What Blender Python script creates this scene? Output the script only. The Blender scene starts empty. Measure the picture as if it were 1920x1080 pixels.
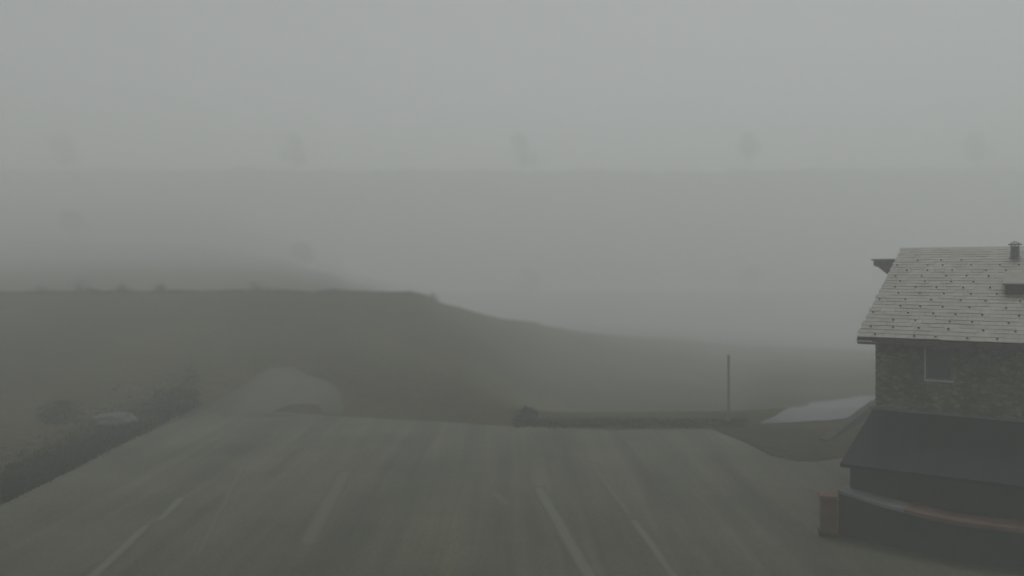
import bpy, bmesh, math, random
from mathutils import Vector, Matrix, noise
random.seed(7)
sc = bpy.context.scene

# ------------------------------------------------------------------ camera
H = 8.1          # camera height above the car park
F = 1500.0       # focal length in photo pixels (1920 wide)
HOR = 510.0      # photo row of the true horizon
cam = bpy.data.cameras.new("camera"); camo = bpy.data.objects.new("camera", cam)
sc.collection.objects.link(camo)
camo.location = (0, 0, H); camo.rotation_euler = (math.radians(90), 0, 0)
cam.sensor_width = 36; cam.lens = F/1920*36
cam.shift_y = -(540-HOR)/1920
cam.clip_start = 0.1; cam.clip_end = 6000
cam.dof.use_dof = True; cam.dof.focus_distance = 29.5; cam.dof.aperture_fstop = 0.11
sc.camera = camo

# ------------------------------------------------------------------ light
SUN_EL, SUN_AZ = math.radians(60), math.radians(35)    # azimuth from +Y towards +X
w = bpy.data.worlds.new("World"); sc.world = w; w.use_nodes = True
nt = w.node_tree; nt.nodes.clear()
sky = nt.nodes.new("ShaderNodeTexSky"); sky.sky_type = 'NISHITA'; sky.sun_disc = False
sky.sun_elevation = SUN_EL; sky.sun_rotation = SUN_AZ
sky.dust_density = 4.0; sky.ozone_density = 1.0; sky.altitude = 2000
hs = nt.nodes.new("ShaderNodeHueSaturation"); hs.inputs["Saturation"].default_value = 0.12
bg = nt.nodes.new("ShaderNodeBackground"); bg.inputs[1].default_value = 0.05
wo = nt.nodes.new("ShaderNodeOutputWorld")
nt.links.new(sky.outputs[0], hs.inputs["Color"]); nt.links.new(hs.outputs[0], bg.inputs[0]); nt.links.new(bg.outputs[0], wo.inputs[0])
sl = bpy.data.lights.new("sun", 'SUN'); so = bpy.data.objects.new("sun", sl); sc.collection.objects.link(so)
sl.energy = 1.5; sl.angle = math.radians(30); sl.color = (1.0, 0.985, 0.96)
so.location = (0, 0, 300)
sd = Vector((math.sin(SUN_AZ)*math.cos(SUN_EL), math.cos(SUN_AZ)*math.cos(SUN_EL), math.sin(SUN_EL)))
so.rotation_euler = sd.to_track_quat('Z', 'Y').to_euler()
sc.view_settings.view_transform = 'Standard'; sc.view_settings.look = 'None'
sc.view_settings.gamma = 1.0; sc.view_settings.exposure = 0.46; sc.view_settings.use_curve_mapping = False
FOG = 0.0078; FOG_COL = (0.971, 0.998, 0.994); FOG_TOP = 90.0

cy = sc.cycles
cy.volume_bounces = 14; cy.max_bounces = 14; cy.diffuse_bounces = 2
cy.use_denoising = True
try: cy.denoiser = 'OPENIMAGEDENOISE'
except Exception: pass

# ------------------------------------------------------------------ materials
def mat(name, rough=0.9, spec=0.2):
    m = bpy.data.materials.new(name); m.use_nodes = True
    b = m.node_tree.nodes["Principled BSDF"]
    b.inputs["Roughness"].default_value = rough; b.inputs["Specular IOR Level"].default_value = spec
    return m, m.node_tree, b
def N(t, kind, **kw):
    n = t.nodes.new("ShaderNode"+kind)
    for k, v in kw.items():
        if k in n.inputs: n.inputs[k].default_value = v
        else: setattr(n, k, v)
    return n
def coords(t, rot=0.0, scale=(1, 1, 1)):
    c = N(t, "TexCoord"); m = N(t, "Mapping"); m.inputs["Rotation"].default_value = (0, 0, rot)
    m.inputs["Scale"].default_value = scale
    t.links.new(c.outputs["Object"], m.inputs[0]); return m.outputs[0]
def noise_ramp(t, vec, scale, c0, c1, lo=0.35, hi=0.65, detail=6, rough=0.6):
    n = N(t, "TexNoise", Scale=scale, Detail=detail, Roughness=rough); t.links.new(vec, n.inputs["Vector"])
    r = N(t, "ValToRGB"); e = r.color_ramp.elements
    e[0].position = lo; e[0].color = (*c0, 1); e[1].position = hi; e[1].color = (*c1, 1)
    t.links.new(n.outputs[0], r.inputs[0]); return r.outputs[0], n.outputs[0]
def mixc(t, a, b, fac, mode='MIX'):
    m = N(t, "Mix", data_type='RGBA', blend_type=mode)
    for s, v in ((0, fac), (6, a), (7, b)):
        if hasattr(v, "links"): t.links.new(v, m.inputs[s])
        else: m.inputs[s].default_value = v if s == 0 else (*v, 1)
    return m.outputs[2]
def bump(t, b, h, strength=0.3, dist=0.05):
    n = N(t, "Bump", Strength=strength, Distance=dist); t.links.new(h, n.inputs["Height"]); t.links.new(n.outputs[0], b.inputs["Normal"])
LOT_ROT = math.atan(0.10)
def m_simple(name, c0, c1, scale=3.0, rough=0.85, bmp=0.3, spec=0.2):
    m, t, b = mat(name, rough, spec); v = coords(t)
    col, h = noise_ramp(t, v, scale, c0, c1); t.links.new(col, b.inputs["Base Color"])
    if bmp: bump(t, b, h, bmp, 0.03)
    return m
def m_asphalt():
    m, t, b = mat("asphalt", 0.8, 0.25)
    v1 = coords(t, -LOT_ROT*-1, (1, 1, 1)); vs = coords(t, LOT_ROT, (0.55, 0.035, 1))
    vt = coords(t, LOT_ROT, (1.9, 0.05, 1))
    a, _ = noise_ramp(t, v1, 0.22, (0.058, 0.057, 0.036), (0.082, 0.080, 0.053), 0.38, 0.66, 7)
    s, _ = noise_ramp(t, vs, 1.0, (0.78, 0.78, 0.77), (1.20, 1.20, 1.17), 0.36, 0.66, 4, 0.55)
    s2, _ = noise_ramp(t, vt, 1.0, (0.88, 0.88, 0.87), (1.14, 1.14, 1.12), 0.38, 0.64, 3, 0.6)
    f, h = noise_ramp(t, v1, 9.0, (0.80, 0.80, 0.80), (1.18, 1.18, 1.18), 0.4, 0.6, 6)
    c = mixc(t, mixc(t, mixc(t, a, s, 1.0, 'MULTIPLY'), s2, 1.0, 'MULTIPLY'), f, 1.0, 'MULTIPLY')
    t.links.new(c, b.inputs["Base Color"]); bump(t, b, h, 0.3, 0.02); return m
def m_worn(name, c_dark, c_light, nscale=0.7, lo=0.40, hi=0.62, power=1.0):
    """a coating worn through to the asphalt; UV.x runs across the strip, so wear is worst at its two sides"""
    m, t, b = mat(name, 0.85, 0.2); v = coords(t)
    uv = N(t, "UVMap"); sp = N(t, "SeparateXYZ"); t.links.new(uv.outputs[0], sp.inputs[0])
    def M(op, a, bb):
        n = N(t, "Math", operation=op)
        for i, q in enumerate((a, bb)):
            if hasattr(q, "links"): t.links.new(q, n.inputs[i])
            else: n.inputs[i].default_value = q
        return n.outputs[0]
    d = M('SUBTRACT', 1.0, M('ABSOLUTE', M('SUBTRACT', M('MULTIPLY', sp.outputs[0], 2.0), 1.0), 0.0))
    e = M('SUBTRACT', 1.0, M('ABSOLUTE', M('SUBTRACT', M('MULTIPLY', sp.outputs[1], 2.0), 1.0), 0.0))
    ee = M('MINIMUM', M('MULTIPLY', e, 9.0), 1.0)
    n = N(t, "TexNoise", Scale=nscale, Detail=7.0, Roughness=0.65); t.links.new(v, n.inputs["Vector"])
    x = M('ADD', M('MULTIPLY', M('MINIMUM', M('MULTIPLY', M('MULTIPLY', d, ee), 1.6), 1.0), 0.55), M('MULTIPLY', n.outputs[0], 0.6))
    r = N(t, "ValToRGB"); r.color_ramp.interpolation = 'EASE'; q = r.color_ramp.elements
    q[0].position = lo; q[0].color = (*c_dark, 1); q[1].position = hi+0.25; q[1].color = (*c_light, 1)
    t.links.new(x, r.inputs[0]); t.links.new(r.outputs[0], b.inputs["Base Color"]); return m
def m_grass(name="grass", dark=(0.039, 0.035, 0.018), light=(0.071, 0.064, 0.034)):
    m, t, b = mat(name, 1.0, 0.0); v = coords(t)
    a, _ = noise_ramp(t, v, 0.06, dark, light, 0.36, 0.64, 8, 0.62)
    f, h = noise_ramp(t, v, 2.2, (0.75, 0.75, 0.72), (1.25, 1.25, 1.2), 0.38, 0.62, 8, 0.7)
    t.links.new(mixc(t, a, f, 1.0, 'MULTIPLY'), b.inputs["Base Color"]); bump(t, b, h, 0.5, 0.1); return m
def m_stone():
    m, t, b = mat("rubble_stone", 0.92, 0.15); v = coords(t, 0, (1, 1, 1.55))
    nz = N(t, "TexNoise", Scale=1.7, Detail=4.0); t.links.new(v, nz.inputs["Vector"])
    wv = N(t, "VectorMath", operation='SCALE'); wv.inputs["Scale"].default_value = 0.22
    t.links.new(nz.outputs["Color"], wv.inputs[0])
    ad = N(t, "VectorMath", operation='ADD'); t.links.new(v, ad.inputs[0]); t.links.new(wv.outputs[0], ad.inputs[1])
    vo = N(t, "TexVoronoi", Scale=5.2); t.links.new(ad.outputs[0], vo.inputs["Vector"])
    ve = N(t, "TexVoronoi", Scale=5.2, feature='DISTANCE_TO_EDGE'); t.links.new(ad.outputs[0], ve.inputs["Vector"])
    sx = N(t, "SeparateColor"); t.links.new(vo.outputs["Color"], sx.inputs[0])
    r = N(t, "ValToRGB"); e = r.color_ramp.elements
    e[0].color = (0.100, 0.097, 0.072, 1); e[1].color = (0.19, 0.182, 0.135, 1)
    k = r.color_ramp.elements.new(0.5); k.color = (0.138, 0.134, 0.100, 1)
    t.links.new(sx.outputs[0], r.inputs[0])
    mr = N(t, "ValToRGB"); mr.color_ramp.elements[0].position = 0.0; mr.color_ramp.elements[1].position = 0.07
    t.links.new(ve.outputs["Distance"], mr.inputs[0])
    c = mixc(t, (0.080, 0.079, 0.060), r.outputs[0], mr.outputs[0])
    f, h = noise_ramp(t, v, 7.0, (0.78, 0.78, 0.76), (1.2, 1.2, 1.15), 0.35, 0.65, 8, 0.7)
    g, _ = noise_ramp(t, v, 0.6, (0.75, 0.76, 0.72), (1.2, 1.2, 1.15), 0.35, 0.65, 4, 0.6)
    t.links.new(mixc(t, mixc(t, c, f, 1.0, 'MULTIPLY'), g, 1.0, 'MULTIPLY'), b.inputs["Base Color"])
    bump(t, b, mr.outputs[0], 0.4, 0.03); return m
def m_slate():
    m, t, b = mat("slate", 0.55, 0.4); v = coords(t)
    at = N(t, "Attribute", attribute_name="tint")
    r = N(t, "ValToRGB"); e = r.color_ramp.elements
    e[0].color = (0.148, 0.143, 0.116, 1); e[1].color = (0.196, 0.189, 0.157, 1)
    t.links.new(at.outputs["Fac"], r.inputs[0])
    f, h = noise_ramp(t, v, 1.6, (0.82, 0.82, 0.80), (1.15, 1.15, 1.12), 0.36, 0.64, 7, 0.65)
    t.links.new(mixc(t, r.outputs[0], f, 1.0, 'MULTIPLY'), b.inputs["Base Color"]); bump(t, b, h, 0.15, 0.02); return m
ASPH = m_asphalt(); GRASS = m_grass(); STONE = m_stone(); SLATE = m_slate()
VERGE = m_grass("verge_grass", (0.032, 0.031, 0.015), (0.052, 0.050, 0.025))
GRAVEL = m_worn("pale_gravel", (0.054, 0.052, 0.030), (0.080, 0.077, 0.052), 0.35, 0.30, 0.60)
PALE = m_worn("pale_ground", (0.066, 0.066, 0.056), (0.150, 0.148, 0.158), 0.35, 0.12, 0.35)
PAINT = m_worn("worn_paint", (0.070, 0.069, 0.046), (0.110, 0.110, 0.086), 0.9, 0.42, 0.60)
PAINT2 = m_worn("faded_paint", (0.070, 0.069, 0.046), (0.096, 0.094, 0.070), 0.8, 0.42, 0.62)
SHEET = m_simple("charcoal_sheet", (0.017, 0.016, 0.018), (0.022, 0.021, 0.023), 1.2, 0.75, 0.05, 0.12)
TIMBER = m_simple("dark_timber", (0.055, 0.045, 0.042), (0.10, 0.08, 0.075), 5.0)
OLDW = m_simple("weathered_timber", (0.085, 0.075, 0.068), (0.125, 0.11, 0.10), 4.0)
SILVER = m_simple("silvered_timber", (0.19, 0.185, 0.16), (0.25, 0.24, 0.21), 4.0)
METAL = m_simple("grey_metal", (0.06, 0.06, 0.062), (0.10, 0.10, 0.10), 4.0, 0.5, 0.05, 0.5)
WHITE = m_simple("white_paint", (0.30, 0.30, 0.31), (0.42, 0.42, 0.43), 2.0, 0.5, 0.05, 0.4)
GLASS = m_simple("window_glass", (0.022, 0.020, 0.026), (0.034, 0.032, 0.040), 0.7, 0.25, 0.0, 0.5)
COPE = m_simple("concrete_coping", (0.11, 0.11, 0.11), (0.19, 0.19, 0.19), 1.6, 0.85, 0.2)
REDBR = m_simple("red_brown_plank", (0.100, 0.060, 0.044), (0.160, 0.098, 0.070), 1.3, 0.8, 0.2)
RUST = m_simple("rusty_brown", (0.105, 0.060, 0.030), (0.165, 0.095, 0.045), 2.4, 0.85, 0.2)
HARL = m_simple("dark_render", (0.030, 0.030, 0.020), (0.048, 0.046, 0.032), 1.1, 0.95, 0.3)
ROCK = m_simple("pale_rock", (0.065, 0.065, 0.055), (0.12, 0.12, 0.105), 1.8, 0.95, 0.5)
LEAF = m_simple("leaves", (0.044, 0.044, 0.022), (0.080, 0.080, 0.042), 1.4, 0.9, 0.0, 0.1)
BARK = m_simple("bark", (0.05, 0.045, 0.038), (0.09, 0.08, 0.07), 6.0, 0.95, 0.3)

# ------------------------------------------------------------------ helpers
def tag(o, label=None, cat=None, group=None, kind=None):
    if label: o["label"] = label
    if cat: o["category"] = cat
    if group: o["group"] = group
    if kind: o["kind"] = kind
    return o
def link(name, bm, m, parent=None, smooth=False):
    me = bpy.data.meshes.new(name); bm.to_mesh(me); bm.free()
    for x in (m if isinstance(m, (list, tuple)) else [m]): me.materials.append(x)
    if smooth: me.shade_smooth()
    o = bpy.data.objects.new(name, me); sc.collection.objects.link(o)
    if parent: o.parent = parent
    return o
def thing(name, label, cat, loc=(0, 0, 0), rz=0, group=None):
    o = bpy.data.objects.new(name, None); sc.collection.objects.link(o)
    o.location = loc; o.rotation_euler = (0, 0, rz); o.empty_display_size = 0.3
    return tag(o, label, cat, group)
def box(bm, x0, x1, y0, y1, z0, z1, bev=0.0):
    r = bmesh.ops.create_cube(bm, size=1.0)
    for v in r["verts"]:
        v.co = Vector(((x0+x1)/2+v.co.x*(x1-x0), (y0+y1)/2+v.co.y*(y1-y0), (z0+z1)/2+v.co.z*(z1-z0)))
    if bev:
        es = list({e for v in r["verts"] for e in v.link_edges})
        bmesh.ops.bevel(bm, geom=es, offset=bev, segments=2, affect='EDGES')
def hull(bm, pts):
    """closed solid from two rings of equal length (bottom ring, top ring)"""
    a, b = pts; va = [bm.verts.new(p) for p in a]; vb = [bm.verts.new(p) for p in b]; n = len(a)
    bm.faces.new(va[::-1]); bm.faces.new(vb)
    for i in range(n): bm.faces.new((va[i], va[(i+1) % n], vb[(i+1) % n], vb[i]))
def tube(bm, p0, p1, r0, r1=None, n=10):
    r1 = r0 if r1 is None else r1
    p0, p1 = Vector(p0), Vector(p1); q = (p1-p0).to_track_quat('Z', 'Y')
    ring = lambda p, r: [p+q @ Vector((r*math.cos(6.28318*i/n), r*math.sin(6.28318*i/n), 0)) for i in range(n)]
    hull(bm, (ring(p0, r0), ring(p1, r1)))

# ------------------------------------------------------------------ terrain
def lerp(xs, ys, x):
    if x <= xs[0]: return ys[0]
    for i in range(1, len(xs)):
        if x <= xs[i]:
            t = (x-xs[i-1])/(xs[i]-xs[i-1]); t = t*t*(3-2*t)*0.4+t*0.6
            return ys[i-1]+(ys[i]-ys[i-1])*t
    return ys[-1]
CRX = [-900, 0, 300, 600, 780, 850, 950, 1050, 1200, 1400, 1640, 2500]   # photo columns
CRY = [540, 546, 545, 545, 549, 572, 600, 616, 634, 650, 656, 658]       # row of the near crest
CRD = [72, 75, 76, 78, 83, 90, 102, 118, 135, 150, 152, 152]
FLX = [-900, 0, 300, 400, 520, 600, 680, 760, 900, 2500]                 # flank behind it
FL1 = [486, 490, 492, 494, 500, 512, 538, 556, 620, 720]                 # row at 150 m
FL2 = [440, 446, 450, 456, 478, 505, 530, 552, 600, 680]                 # row at 220 m
FL3 = [385, 388, 390, 400, 440, 480, 515, 535, 550, 560]                 # row at 310 m
zr = lambda row, d: H-(row-HOR)/F*d
def height(x, y):
    d = math.hypot(x, y)
    if d < 30: return 0.0
    az = math.atan2(x, y)
    if abs(az) > 1.2: az = math.copysign(1.2, az)
    col = 960+F*math.tan(az); col = max(-900, min(2500, col))
    dc = lerp(CRX, CRD, col); zc = zr(lerp(CRX, CRY, col), dc)
    ca = max(0.36, math.cos(az)); D = d*ca       # rows are measured by forward depth
    flat = lerp([0, 900, 2400], [44, 45.5, 47], col)
    if col < 0: flat = 44
    dip = lerp([860, 1060, 1380, 1460, 2400], [0, 1, 1, .55, .55], col)
    ks = [0, flat, lerp([0, 1], [flat+12, 64], dip), dc, dc+16, max(dc+26, 170), 230, 285, 310, 370, 400, 700, 2000]
    zs = [0, 0, lerp([0, 1], [zc*12/(dc-flat), -3.2], dip), zc, zc-1.6, zr(lerp(FLX, FL1, col), 170), zr(lerp(FLX, FL2, col), 230),
          zr(min(546, lerp(FLX, FL3, col)), 285), 0, zr(318, 370), zr(318, 370)-6, 30, 20]
    zs[8] = max(zs[7]-2.5, -1) if zs[7] < 10 else zs[7]+5
    z = lerp(ks, zs, D)
    k = min(1.0, max(0.0, (D-flat)/12))
    z += k*(0.35*noise.noise((x*0.05, y*0.05, 0))+0.12*noise.noise((x*0.23, y*0.23, 3)))
    if D > 120: z += min(1, (D-120)/200)*1.3*noise.noise((x*0.02, y*0.02, 9))
    if D > 330: z += min(1, (D-330)/35)*(1.1*noise.noise((x*0.11, y*0.06, 1))+1.5*abs(noise.noise((x*0.35, y*0.2, 7))))
    return z
def ray(px, py, dmax=600):
    """point of the terrain seen at photo pixel px, py"""
    d = 12.0
    while d < dmax:
        x, z = (px-960)/F*d, zr(py, d)
        if z <= height(x, d): break
        d += 0.25
    x = (px-960)/F*d
    return Vector((x, d, height(x, d)))
azs = [math.radians(a*0.3) for a in range(-150, 151)]
a = 45.0
while a < 180: a += 3; azs = azs+[math.radians(a)] if a < 180 else azs
azs = [-math.radians(b) for b in range(177, 47, -3)]+azs+[math.radians(180)]
azs = sorted(set(round(q, 5) for q in azs))
rads = [4.0]
while rads[-1] < 1120: rads.append(rads[-1]+max(0.8, rads[-1]*0.016))
bm = bmesh.new(); grid = []
for r in rads: grid.append([bm.verts.new((r*math.sin(q), r*math.cos(q), height(r*math.sin(q), r*math.cos(q)))) for q in azs])
n = len(azs)
c0 = bm.verts.new((0, 0, 0))
for j in range(n): bm.faces.new((c0, grid[0][j], grid[0][(j+1) % n])[::-1])
for i in range(len(rads)-1):
    for j in range(n): bm.faces.new((grid[i][j], grid[i+1][j], grid[i+1][(j+1) % n], grid[i][(j+1) % n])[::-1])
bmesh.ops.recalc_face_normals(bm, faces=bm.faces)
tag(link("ground", bm, GRASS, smooth=True), kind="structure")

def wobble(pts, step=0.8, amp=0.12, seed=0.0):
    out = []
    for i in range(len(pts)):
        a, b = Vector(pts[i]), Vector(pts[(i+1) % len(pts)]); L = (b-a).length; k = max(1, int(L/step))
        for s in range(k):
            p = a.lerp(b, s/k); q = Vector((noise.noise((p.x*0.5, p.y*0.5, seed)), noise.noise((p.x*0.5, p.y*0.5, seed+5)), 0))
            out.append(p+q*amp*2)
    return out
def drape(name, pts, m, lift, amp=0.12, cell=1.5, kind="structure"):
    pts = wobble([Vector((p[0], p[1], 0)) for p in pts], amp=amp, seed=lift*100)
    bm = bmesh.new(); f = bm.faces.new([bm.verts.new(p) for p in pts])
    bmesh.ops.triangulate(bm, faces=[f])
    xs = [p.x for p in pts]; ys = [p.y for p in pts]
    for ax, (lo, hi) in ((0, (min(xs), max(xs))), (1, (min(ys), max(ys)))):
        k = int((hi-lo)/cell)
        for s in range(1, k+1):
            co = [0, 0, 0]; co[ax] = lo+s*cell; no = [0, 0, 0]; no[ax] = 1
            bmesh.ops.bisect_plane(bm, geom=bm.verts[:]+bm.edges[:]+bm.faces[:], plane_co=co, plane_no=no)
    uv = bm.loops.layers.uv.new("UVMap")
    for v in bm.verts: v.co.z = height(v.co.x, v.co.y)+lift
    for f in bm.faces:
        for l in f.loops: l[uv].uv = ((l.vert.co.x-min(xs))/(max(xs)-min(xs)), (l.vert.co.y-min(ys))/(max(ys)-min(ys)))
    bmesh.ops.recalc_face_normals(bm, faces=bm.faces)
    if sum(f.normal.z for f in bm.faces) < 0: bmesh.ops.reverse_faces(bm, faces=bm.faces)
    return tag(link(name, bm, m, smooth=True), kind=kind)
def ribbon(name, path, widths, m, lift, wob=0.05, n=40, kind="structure"):
    bm = bmesh.new(); uv = bm.loops.layers.uv.new("UVMap"); rows = []
    path = [Vector((p[0], p[1], 0)) for p in path]; L = len(path)-1
    for i in range(n+1):
        t = i/n*L; k = min(int(t), L-1); p = path[k].lerp(path[k+1], t-k)
        a = path[max(0, k-(1 if t-k < .5 and k else 0))]; b = path[min(L, k+1)]
        d = (b-a).normalized(); s = Vector((d.y, -d.x, 0))
        wd = widths[min(k, len(widths)-1)]; wd = wd+(widths[min(k+1, len(widths)-1)]-wd)*(t-k)
        p = p+s*wob*noise.noise((p.x*0.7, p.y*0.7, 2)); row = []
        for j in range(7):
            q = p+s*wd*(j/6-0.5); row.append(bm.verts.new((q.x, q.y, height(q.x, q.y)+lift)))
        rows.append(row)
    for i in range(n):
        for j in range(6):
            f = bm.faces.new((rows[i][j], rows[i][j+1], rows[i+1][j+1], rows[i+1][j]))
            for l, (jj, ii) in zip(f.loops, ((j, i), (j+1, i), (j+1, i+1), (j, i+1))): l[uv].uv = (jj/6, ii/n)
    bmesh.ops.recalc_face_normals(bm, faces=bm.faces)
    if sum(f.normal.z for f in bm.faces) < 0: bmesh.ops.reverse_faces(bm, faces=bm.faces)
    return tag(link(name, bm, m, smooth=True), kind=kind)
P = lambda *q: [ray(a, b) for a, b in q]
# asphalt car park
lot = P((-60, 980), (0, 950), (120, 890), (250, 822), (372, 772), (480, 770), (655, 782), (800, 792), (960, 800), (1150, 806),
        (1335, 806), (1400, 830), (1450, 856), (1520, 868), (1580, 862), (1700, 850))
lot += [Vector((32, 26, 0)), Vector((32, 4, 0)), Vector((0, -30, 0)), Vector((-34, -30, 0))]
drape("car_park", lot, ASPH, 0.012, amp=0.10, cell=3)
drape("grass_verge", P((958, 800), (962, 789), (1150, 783), (1340, 789), (1420, 800), (1545, 812), (1640, 800), (1600, 835), (1565, 858),
      (1500, 868), (1445, 856), (1395, 832), (1335, 806), (1150, 808)), VERGE, 0.03, amp=0.15)
drape("gravel_road", P((372, 777), (425, 742), (470, 712), (505, 692), (545, 690), (600, 712), (645, 742), (655, 777), (614, 776), (598, 764), (572, 759), (545, 766), (500, 783), (430, 776)),
      GRAVEL, 0.035, amp=0.25)
drape("gravel_track", P((1425, 797), (1465, 772), (1520, 756), (1590, 748), (1660, 738), (1700, 755), (1640, 778), (1560, 790)), PALE, 0.04, amp=0.12)
drape("gravel_patch", P((1385, 905), (1460, 900), (1545, 925), (1530, 960), (1450, 945)), GRAVEL, 0.02, amp=0.3)
# faded paint, all running the same way down the car park
for (ax, ay, bx, by, wd, m) in ((342, 935, 298, 978, 0.42, PAINT), (280, 984, 120, 1135, 0.42, PAINT), (1008, 912, 1125, 1120, 0.55, PAINT),
        (1108, 868, 1182, 970, 0.34, PAINT2), (1186, 976, 1290, 1120, 0.34, PAINT), (458, 872, 365, 1050, 0.30, PAINT2),
        (648, 885, 572, 1030, 0.70, PAINT2), (925, 922, 952, 950, 0.5, PAINT2), (70, 1120, 20, 1150, .4, PAINT2)):
    a, b = ray(ax, ay), ray(bx, by)
    ribbon("road_marking", [a, b], [wd, wd*0.9], m, 0.018, 0.05)

# ------------------------------------------------------------------ house
S_, C_ = 0.5446, 0.8387
house = thing("stone_house", "stone mountain house with grey slate roof beside the foggy car park", "house", (12.29, 27.0, 0), -math.atan2(S_, C_))
# local frame: x along the front wall (to the right), y inward, origin at the front left corner
EZ = 5.92; RZ = 9.13; OV = 0.60; OL = 0.50; RUN = 10.9; LEN = 15.0
RY = RUN-OV; SL = (RZ-EZ)/RUN
DEPTH = 2*RY
roofz = lambda y: EZ+(y+OV)*SL if y <= RY else RZ-(y-RY)*SL
# walls with a real window opening in the front
WX0, WX1, WZ0, WZ1 = 1.50, 2.24, 4.60, 5.62
bm = bmesh.new()
def wallprism(x0, x1, z0, z1, y0=0.0, y1=0.5):
    box(bm, x0, x1, y0, y1, z0, z1)
topz = roofz(0)-0.12
wallprism(0, WX0, -0.3, topz); wallprism(WX1, LEN, -0.3, topz); wallprism(WX0, WX1, -0.3, WZ0); wallprism(WX0, WX1, WZ1, topz)
box(bm, 0, LEN, DEPTH-0.5, DEPTH, -0.3, topz)
for x in (0.0, LEN-0.5):
    ring = [(0.5, -0.3), (DEPTH-0.5, -0.3), (DEPTH-0.5, topz), (RY, RZ-0.16), (0.5, roofz(.5)-0.14)]
    hull(bm, ([(x, y, z) for y, z in ring], [(x+0.5, y, z) for y, z in ring]))
bmesh.ops.recalc_face_normals(bm, faces=bm.faces)
wall = link("wall", bm, STONE, house)
# corner quoins, rough
bm = bmesh.new(); z = 2.6; k = 0
while z < topz-0.2:
    hh = random.uniform(.18, .3); l = 0.48 if k % 2 else 0.30
    box(bm, -0.018-random.random()*.012, l, -0.018-random.random()*.012, 0.5-l*.4, z, min(z+hh-.02, topz), 0.01); z += hh; k += 1
link("corner_stones", bm, STONE, wall)
# roof slab + courses of slates
bm = bmesh.new()
for sgn in (0, 1):
    f = (lambda y: y) if not sgn else (lambda y: 2*RY-y)
    y0, y1 = f(-OV), f(RY)
    hull(bm, ([(-OL, y0, EZ-.14), (LEN+OL, y0, EZ-.14), (LEN+OL, y1, RZ-.14), (-OL, y1, RZ-.14)],
              [(-OL, y0, EZ-.02), (LEN+OL, y0, EZ-.02), (LEN+OL, y1, RZ-.02), (-OL, y1, RZ-.02)]))
bmesh.ops.recalc_face_normals(bm, faces=bm.faces)
roof = link("roof", bm, TIMBER, house)
bm = bmesh.new(); lay = bm.faces.layers.float.new("tint")
NC = 30; slant = math.hypot(RUN, RZ-EZ); ex = slant/NC; ang = math.atan(SL)
up = Vector((0, math.cos(ang), math.sin(ang))); nr = Vector((0, -math.sin(ang), math.cos(ang)))
def slate(org, x0, x1, up, nr, L, th, lift, tint):
    lo = org+nr*lift; hi = org+up*L+nr*0.012
    pts = [lo+Vector((x0, 0, 0)), lo+Vector((x1, 0, 0)), hi+Vector((x1, 0, 0)), hi+Vector((x0, 0, 0))]
    vb = [bm.verts.new(p) for p in pts]; vt = [bm.verts.new(p+nr*th) for p in pts]
    fs = [bm.faces.new(vt), bm.faces.new((vb[0], vb[1], vt[1], vt[0])), bm.faces.new((vb[1], vb[2], vt[2], vt[1])), bm.faces.new((vb[3], vb[0], vt[0], vt[3])), bm.faces.new(vb[::-1])]
    for f in fs: f[lay] = tint
for side in (0, 1):
    for c in range(NC):
        d0 = c*ex; x = -OL-random.random()*0.25*(c % 2)
        if side: u2 = Vector((0, -up.y, up.z)); n2 = Vector((0, -nr.y, nr.z)); org0 = Vector((0, 2*RY+OV, EZ))
        else: u2, n2, org0 = up, nr, Vector((0, -OV-0.04, EZ))
        while x < LEN+OL:
            wd = random.uniform(.34, .52); x0 = max(x, -OL-.02-random.random()*.03); x1 = min(x+wd-.009, LEN+OL)
            if x1-x0 > .05:
                jl = random.uniform(-.018, .018)
                slate(org0+u2*(d0+jl), x0, x1, u2, n2, min(ex*1.12, slant-d0), .012, .022+random.uniform(-.006, .008), random.random()**1.2)
            x += wd
if True:
    bmesh.ops.recalc_face_normals(bm, faces=bm.faces)
slates = link("slate_cover", bm, SLATE, roof)
bm = bmesh.new()
ring = lambda x: [(x, RY-.34, RZ-.075), (x, RY+.34, RZ-.075), (x, RY+.02, RZ+.05), (x, RY-.02, RZ+.05)]
x = -OL-.03
while x < LEN+OL:
    hull(bm, (ring(x), ring(min(x+1.18, LEN+OL+.02)))); x += 1.2
bmesh.ops.recalc_face_normals(bm, faces=bm.faces)
link("ridge_cap", bm, SLATE, roof)
# snow guards in staggered rows
cnt = 0; me0 = None
for r_i in range(14):
    d0 = (0.45+r_i*2.0)*ex; x = (-0.2 if r_i % 2 else 0.22)
    while x < 7.2 and cnt < 99 and x < 6.2-.0*r_i:
        p = Vector((x+random.uniform(-.22, .22), -OV, EZ))+up*d0+nr*0.075
        if me0 is None:
            bm = bmesh.new(); box(bm, -.032, .032, -.02, .02, -.03, .03, .006); g = link("snow_guard", bm, SILVER, roof); me0 = g.data
        else:
            g = bpy.data.objects.new("snow_guard", me0); sc.collection.objects.link(g); g.parent = roof
        g.location = p; g.rotation_euler = (ang, 0, 0); cnt += 1; x += 0.84
# fascia, gutter
bm = bmesh.new(); box(bm, -OL+.02, LEN+OL-.02, -OV-.03, -OV-.003, EZ-.22, EZ-.145); link("fascia", bm, TIMBER, roof)
bm = bmesh.new(); box(bm, -OL-.01, -0.02, -OV-.075, -OV-.033, EZ-.150, EZ-.085, .01); link("gutter_end", bm, WHITE, roof)
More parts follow.
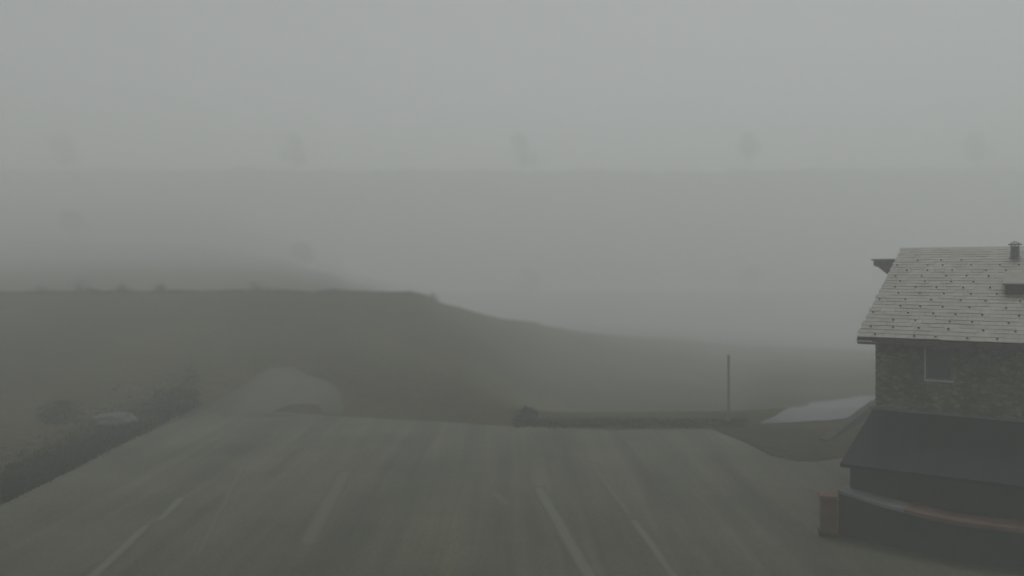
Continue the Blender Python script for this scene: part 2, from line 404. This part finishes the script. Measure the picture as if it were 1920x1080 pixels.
# flue
ch = link("chimney", (lambda b: (tube(b, (0, 0, -.5), (0, 0, .42), .16, .16, 16), tube(b, (0, 0, -.45), (0, 0, -.02), .26, .20, 16), b)[-1])(bmesh.new()), METAL, roof, True)
bm = bmesh.new(); tube(bm, (0, 0, .46), (0, 0, .50), .24, .24, 16); tube(bm, (0, 0, .50), (0, 0, .62), .23, .05, 16)
for q in range(4): tube(bm, (.12*math.cos(q*1.57), .12*math.sin(q*1.57), .40), (.12*math.cos(q*1.57), .12*math.sin(q*1.57), .47), .015, n=6)
link("chimney_cap", bm, METAL, ch)
ch.location = (3.84, 8.55, roofz(8.55)+.10)
# small dormer vent
bm = bmesh.new(); y0 = 4.0; zf = roofz(y0)
ring = lambda x: [(x, y0, zf-.05), (x, y0, zf+.36), (x, y0+2.4, roofz(y0+2.4)+.02), (x, y0+2.4, roofz(y0+2.4)-.05)]
hull(bm, (ring(3.62), ring(4.70))); bmesh.ops.recalc_face_normals(bm, faces=bm.faces)
dm = link("dormer", bm, HARL, roof)
bm = bmesh.new()
ring = lambda x: [(x, y0-.18, zf+.365), (x, y0-.18, zf+.42), (x, y0+2.5, roofz(y0+2.5)+.10), (x, y0+2.5, roofz(y0+2.5)+.03)]
hull(bm, (ring(3.54), ring(4.78))); bmesh.ops.recalc_face_normals(bm, faces=bm.faces); link("dormer_roof", bm, SLATE, dm)
bm = bmesh.new(); box(bm, 3.68, 4.16, y0-.03, y0-.005, zf+.03, zf+.33); link("dormer_louvre", bm, TIMBER, dm)
# canopy sticking out of the gable behind the ridge
bm = bmesh.new(); zt = 8.66
sec = [(-2.05, zt), (0.9, zt), (0.9, zt-1.4), (-0.9, zt-1.25), (-1.35, zt-.75), (-1.85, zt-.32), (-2.05, zt-.25)]
hull(bm, ([(x, 12.9, z) for x, z in sec], [(x, 14.9, z) for x, z in sec])); bmesh.ops.recalc_face_normals(bm, faces=bm.faces)
cn = link("gable_bracket", bm, OLDW, house)
bm = bmesh.new(); box(bm, -2.15, .9, 12.8, 15.0, zt+.003, zt+.07); link("bracket_cover", bm, SLATE, cn)
# window
win = bpy.data.objects.new("window", None)
bm = bmesh.new(); fr = .055
for b_ in ((WX0, WX0+fr, WZ0, WZ1), (WX1-fr, WX1, WZ0, WZ1), (WX0+fr, WX1-fr, WZ0, WZ0+fr), (WX0+fr, WX1-fr, WZ1-fr, WZ1)):
    box(bm, b_[0], b_[1], .06, .13, b_[2], b_[3])
win = link("window", bm, METAL, house)
bm = bmesh.new(); box(bm, WX0+fr, WX1-fr, .085, .105, WZ0+fr, WZ1-fr); link("pane", bm, GLASS, win)
bm = bmesh.new(); box(bm, WX0-.05, WX1+.05, -.07, .057, WZ0-.06, WZ0-.004, .008); link("sill", bm, WHITE, win)
bm = bmesh.new(); box(bm, WX0-.045, WX0-.004, -.022, .03, WZ0, WZ1-.02); link("window_edge", bm, WHITE, win)
# lean-to with hipped left side
LZ1, LZ0 = 3.46, 2.16; LD = 3.0; LK = .58
bm = bmesh.new()
hull(bm, ([(-LK, -LD, LZ0-.10), (LEN, -LD, LZ0-.10), (LEN, -.004, LZ1-.10), (-.10, -.004, LZ1-.10)],
          [(-LK, -LD, LZ0), (LEN, -LD, LZ0), (LEN, -.004, LZ1), (-.10, -.004, LZ1)]))
bmesh.ops.recalc_face_normals(bm, faces=bm.faces)
lt = link("porch_roof", bm, SHEET, house)
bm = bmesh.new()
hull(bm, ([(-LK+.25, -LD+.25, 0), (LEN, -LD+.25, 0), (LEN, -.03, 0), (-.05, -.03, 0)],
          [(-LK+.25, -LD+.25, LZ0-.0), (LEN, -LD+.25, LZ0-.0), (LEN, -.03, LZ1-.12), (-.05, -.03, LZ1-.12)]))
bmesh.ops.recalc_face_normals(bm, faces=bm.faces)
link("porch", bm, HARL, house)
bm = bmesh.new(); x = .3
while x < LEN-.1:
    hull(bm, ([(x, -LD+.01, LZ0+.001), (x+.03, -LD+.01, LZ0+.001), (x+.03, -.07, LZ1-.025), (x, -.07, LZ1-.025)], [(x, -LD+.01, LZ0+.022), (x+.03, -LD+.01, LZ0+.022), (x+.03, -.07, LZ1-.004), (x, -.07, LZ1-.004)])); x += .62
link("seam", bm, SHEET, lt)
bm = bmesh.new()
hull(bm, ([(-.2, -.06, LZ1+.004), (LEN, -.06, LZ1+.004), (LEN, -.004, LZ1+.004), (-.2, -.004, LZ1+.004)],
          [(-.2, -.04, LZ1+.06), (LEN, -.04, LZ1+.06), (LEN, -.004, LZ1+.09), (-.2, -.004, LZ1+.09)]))
link("flashing", bm, METAL, lt)

# ------------------------------------------------------------------ curved terrace wall
def wl(px, py, z=0): d = (H-z)*F/(py-HOR); return Vector(((px-960)/F*d, d, 0))
base = [wl(1572, 1004), wl(1610, 1012), wl(1660, 1024), wl(1720, 1038), wl(1790, 1052), wl(1860, 1062), wl(1930, 1069), wl(2020, 1072), wl(2160, 1066)]
def cat(pts, n):
    out = []
    for i in range(len(pts)-1):
        p0, p1, p2, p3 = pts[max(0, i-1)], pts[i], pts[i+1], pts[min(len(pts)-1, i+2)]
        for k in range(n):
            t = k/n; out.append(0.5*((2*p1)+(p2-p0)*t+(2*p0-5*p1+4*p2-p3)*t*t+(3*p1-p0-3*p2+p3)*t**3))
    return out+[pts[-1]]
path = cat(base, 8)
def wtop(i): return lerp([0, 16, 32, 64], [1.42, 1.24, 1.13, 1.10], i)
def strip(i0, i1, o0, o1, z0f, z1f):
    bm = bmesh.new(); rings = []
    for i in range(i0, i1+1):
        a, b = path[max(0, i-1)], path[min(len(path)-1, i+1)]; d = (b-a).normalized(); s = Vector((-d.y, d.x, 0))
        p = path[i]; q0, q1 = p+s*o0, p+s*o1
        rings.append([bm.verts.new((q0.x, q0.y, z0f(i))), bm.verts.new((q1.x, q1.y, z0f(i))), bm.verts.new((q1.x, q1.y, z1f(i))), bm.verts.new((q0.x, q0.y, z1f(i)))])
    for r0, r1 in zip(rings, rings[1:]):
        for k in range(4): bm.faces.new((r0[k], r0[(k+1) % 4], r1[(k+1) % 4], r1[k]))
    bm.faces.new(rings[0][::-1]); bm.faces.new(rings[-1]); bmesh.ops.recalc_face_normals(bm, faces=bm.faces); return bm
tw = thing("terrace_wall", "low dark curved wall with a pale top in front of the porch", "wall", (0, 0, 0))
link("wall_body", strip(0, len(path)-1, 0, .66, lambda i: -.1, lambda i: wtop(i)-.10), HARL, tw)
link("coping", strip(0, 21, -.06, .74, lambda i: wtop(i)-.097, wtop), COPE, tw)
link("timber_top", strip(21, len(path)-1, -.07, .78, lambda i: wtop(i)-.097, lambda i: wtop(i)+.02), REDBR, tw)["label"] = "red brown timber top"
# pillar at its left end
pp = wl(1556, 1002)
pil = thing("pillar", "short rusty brown pillar at the left end of the curved terrace wall", "pillar", (pp.x-.04, pp.y, 0), -.3)
bm = bmesh.new(); box(bm, -.24, .24, -.24, .24, 0.12, 1.16, .015); link("shaft", bm, RUST, pil)
bm = bmesh.new(); box(bm, -.29, .29, -.29, .29, -.05, .117, .01); link("base", bm, HARL, pil)
bm = bmesh.new(); hull(bm, ([(-.3, -.3, 1.163), (.3, -.3, 1.163), (.3, .3, 1.163), (-.3, .3, 1.163)], [(-.26, -.26, 1.25), (.26, -.26, 1.25), (.26, .26, 1.25), (-.26, .26, 1.25)])); link("cap", bm, REDBR, pil)

# ------------------------------------------------------------------ low dark wall running down beside the house
a, b = ray(1652, 768), ray(1545, 828)
bm = bmesh.new(); n = 26; d = (b-a); s = Vector((-d.y, d.x, 0)).normalized(); rings = []
for i in range(n+1):
    p = a+d*(i/n); gz = height(p.x, p.y); hh = (0.70-.60*(i/n))*(1+.12*noise.noise((i*.8, 0, 0))); ww = .25+.05*noise.noise((i*.6, 4, 0))
    rings.append([bm.verts.new((p.x+s.x*ww*q, p.y+s.y*ww*q, gz+zz)) for q, zz in ((-1.2, -.1), (-.8, hh*.93), (0, hh), (.8, hh*.9), (1.2, -.1))])
for r0, r1 in zip(rings, rings[1:]):
    for k in range(4): bm.faces.new((r0[k], r0[k+1], r1[k+1], r1[k]))
bm.faces.new(rings[0]); bm.faces.new(rings[-1]); bmesh.ops.recalc_face_normals(bm, faces=bm.faces)
tag(link("field_wall", bm, HARL), "low dark rubble wall sloping from the house to the grass verge", "wall")

# ------------------------------------------------------------------ post
p = ray(1366, 792)
post = thing("post", "tall thin dark post standing alone on the verge left of the house", "post", p)
bm = bmesh.new(); tube(bm, (0, 0, -.2), (0, 0, 3.55), .075, .06, 12); link("shaft", bm, SILVER, post)
bm = bmesh.new(); tube(bm, (0, 0, 3.553), (0, 0, 3.60), .08, .07, 12); link("cap", bm, SILVER, post)
bm = bmesh.new(); tube(bm, (0, 0, .01), (0, 0, .12), .17, .13, 12); link("footing", bm, COPE, post)

# ------------------------------------------------------------------ rocks
def rock(name, c, sx, sy, sz, label, group=None, seed=0):
    bm = bmesh.new(); bmesh.ops.create_icosphere(bm, subdivisions=4, radius=1)
    for v in bm.verts:
        q = v.co.copy(); k = 1+.30*noise.noise(q*1.1+Vector((seed, 0, 0)))+.12*noise.noise(q*3.1+Vector((seed, 3, 0)))
        v.co = Vector((q.x*sx*k, q.y*sy*k, max(-.25, min(q.z, .62+.1*q.x))*sz*k))
    o = link(name, bm, ROCK, smooth=True); o.location = c; o.rotation_euler = (0, 0, seed); return tag(o, label, "rock", group)
rp = ray(214, 794)
rock("boulder", rp, 1.35, .8, .75, "broad flat pale boulder on the dark grass bank left of the car park", seed=.4)

# ------------------------------------------------------------------ trees and shrubs
def crown_mesh(w_, h_, lean, nleaf, leaf, seed, blobs=10, base_z=0.0):
    rnd = random.Random(seed); bm = bmesh.new(); cs = []
    for i in range(blobs):
        t = rnd.random(); zz = base_z+h_*(0.18+0.70*t); sp = w_/2*(1-.55*t)
        a = rnd.random()*6.283
        cs.append((Vector((math.cos(a)*sp*rnd.random()+lean*t, math.sin(a)*sp*rnd.random(), zz)), w_*rnd.uniform(.16, .27)))
    cs.append((Vector((lean, 0, base_z+h_*.86)), w_*.15))
    for i in range(nleaf):
        c, r = cs[rnd.randrange(len(cs))]
        v = Vector((rnd.gauss(0, 1), rnd.gauss(0, 1), rnd.gauss(0, 1))).normalized()*r*(rnd.random()**.4)
        p = c+v; p.z = max(p.z, base_z+.02)
        u = Vector((rnd.gauss(0, 1), rnd.gauss(0, 1), rnd.gauss(0, 1))).normalized(); q = u.orthogonal().normalized(); s = leaf*rnd.uniform(.6, 1.4)
        u2 = u.cross(q)
        bm.faces.new([bm.verts.new(p+q*s), bm.verts.new(p+u2*s*.55), bm.verts.new(p-q*s), bm.verts.new(p-u2*s*.55)])
    return bm, cs
def tree(name, loc, w_, h_, lean, label, cat_, group, seed, nleaf=1600, leaf=.22, stem=True):
    t = thing(name, label, cat_, loc, 0, group)
    bm, cs = crown_mesh(w_, h_, lean, nleaf, leaf, seed, base_z=0 if not stem else h_*.10)
    link("crown", bm, LEAF, t)
    bm = bmesh.new(); r = h_*.028+.02
    tube(bm, (0, 0, -.4), (lean*.4, 0, h_*.45), r, r*.6, 8)
    for c, _ in cs: tube(bm, (lean*.3*.8, 0, h_*.33), c, r*.5, r*.12, 5)
    link("trunk", bm, BARK, t); return t
def at(px, row, d): x = (px-960)/F*d; return Vector((x, d, height(x, d)-.15))
# five trees on the far ridge
names = ["leftmost", "second from the left", "middle", "fourth from the left", "rightmost"]
for i, px in enumerate((128, 555, 980, 1407, 1833)):
    tree("ridge_tree", at(px, 318, 371), 14, 15.5, -2.0, "%s of five faint trees on the far foggy ridge" % names[i], "tree", "faint trees on the far ridge", 30+i, 2200, .60)
# middle distance trees in the mist
for px, d, w_, h_, lb in ((562, 228, 9, 5.0, "dim round tree in the mist above the left hill crest"),
                          (140, 228, 10, 6.5, "dim low tree in the mist above the far left of the hill crest"),
                          (985, 283, 11, 8.0, "very faint tree in fog above the right end of the hill crest"),
                          (1412, 283, 11, 8.0, "very faint tree in fog nearest the house, above the meadow")):
    tree("misty_tree", at(px, 0, d), w_, h_, -.6, lb, "tree", None, int(px), 1500, .03*w_+.05)
# bushes on the near crest
lb = ["low bush on the hill crest at the far left edge", "wider low bush on the crest just right of the far left one", "low bush on the hill crest above the pale boulder",
      "low bush on the crest right of the one above the boulder", "low bush on the hill crest above the top of the gravel road", "last low bush on the crest where the hill starts to fall away"]
for i, (px, w_, h_) in enumerate(((75, 2.6, .55), (150, 3.4, .8), (232, 2.4, .5), (300, 2.6, .75), (480, 3.0, .6), (812, 2.2, .6))):
    dc = lerp(CRX, CRD, px)
    tree("crest_bush", at(px, 0, dc), w_, h_, 0, lb[i], "bush", "bushes on the hill crest", 80+i, 420, .055, False)
# dark bushes on the bank
for px, py, w_, h_, lb_ in ((122, 790, 3.0, .8, "dark bush on the grass bank left of the pale boulder"), (335, 764, 2.8, .85, "dark bush on the bank right of the boulder by the car park edge"),
                           (985, 786, 1.5, .45, "small dark bush at the left end of the far grass verge")):
    tree("dark_bush", ray(px, py), w_, h_, 0, lb_, "bush", "dark bushes beside the car park", int(px), 1800, .06, False)
# grass blades along banks
rnd = random.Random(3); bm = bmesh.new()
def blade(p, h_):
    a = rnd.random()*6.283; wv = (.02+.02*rnd.random())*(1 if h_ < .3 else 1.8); dx, dy = math.cos(a)*wv, math.sin(a)*wv; lx, ly = rnd.gauss(0, .35)*h_, rnd.gauss(0, .35)*h_
    bm.faces.new((bm.verts.new((p.x-dx, p.y-dy, p.z-.02)), bm.verts.new((p.x+dx, p.y+dy, p.z-.02)), bm.verts.new((p.x+lx, p.y+ly, p.z+h_))))
k = 0
while k < 4200:
    px = rnd.uniform(-40, 372); py = 950-.5*px-2-abs(rnd.gauss(0, 34))
    if py < 640 or rnd.random() > (1-abs(px-150)/700): continue
    p = ray(px, py)
    for q in range(6): blade(Vector((p.x+rnd.gauss(0, .12), p.y+rnd.gauss(0, .12), p.z)), rnd.uniform(.05, .16))
    k += 1
for k in range(900):
    px = rnd.uniform(965, 1400); py = rnd.uniform(788, 803)

    p = ray(px, py)
    for q in range(6): blade(Vector((p.x+rnd.gauss(0, .12), p.y+rnd.gauss(0, .12), p.z)), rnd.uniform(.05, .18))
tag(link("grass", bm, VERGE), "rough short grass on the bank and verge round the car park", "grass", kind="stuff")

bm = bmesh.new()
for k in range(2600):
    col = rnd.uniform(-60, 1640); f_ = max(0, noise.noise((col*.02, 1, 1))+.35)+.15
    dc = lerp(CRX, CRD, col)*rnd.uniform(.975, 1.01); x = (col-960)/F*dc; hh = rnd.uniform(.08, .40)*f_*(1 if col < 780 else .35)
    for q in range(7): blade(Vector((x+rnd.gauss(0, .25), dc+rnd.gauss(0, .25), height(x, dc))), hh*rnd.uniform(.6, 1.2))
tag(link("heather", bm, GRASS), "ragged heather and grass along the crest of the near hill", "heather", kind="stuff")
# ------------------------------------------------------------------ fog
m = bpy.data.materials.new("fog"); m.use_nodes = True; t = m.node_tree; t.nodes.clear()
v = t.nodes.new("ShaderNodeVolumePrincipled"); v.inputs["Color"].default_value = (*FOG_COL, 1); v.inputs["Density"].default_value = FOG
v.inputs["Anisotropy"].default_value = 0.15
o = t.nodes.new("ShaderNodeOutputMaterial"); t.links.new(v.outputs[0], o.inputs["Volume"])
bm = bmesh.new(); box(bm, -1180, 1180, -1180, 1180, -12, FOG_TOP)
tag(link("haze", bm, m), "thick grey fog over the whole place", "fog", kind="stuff")
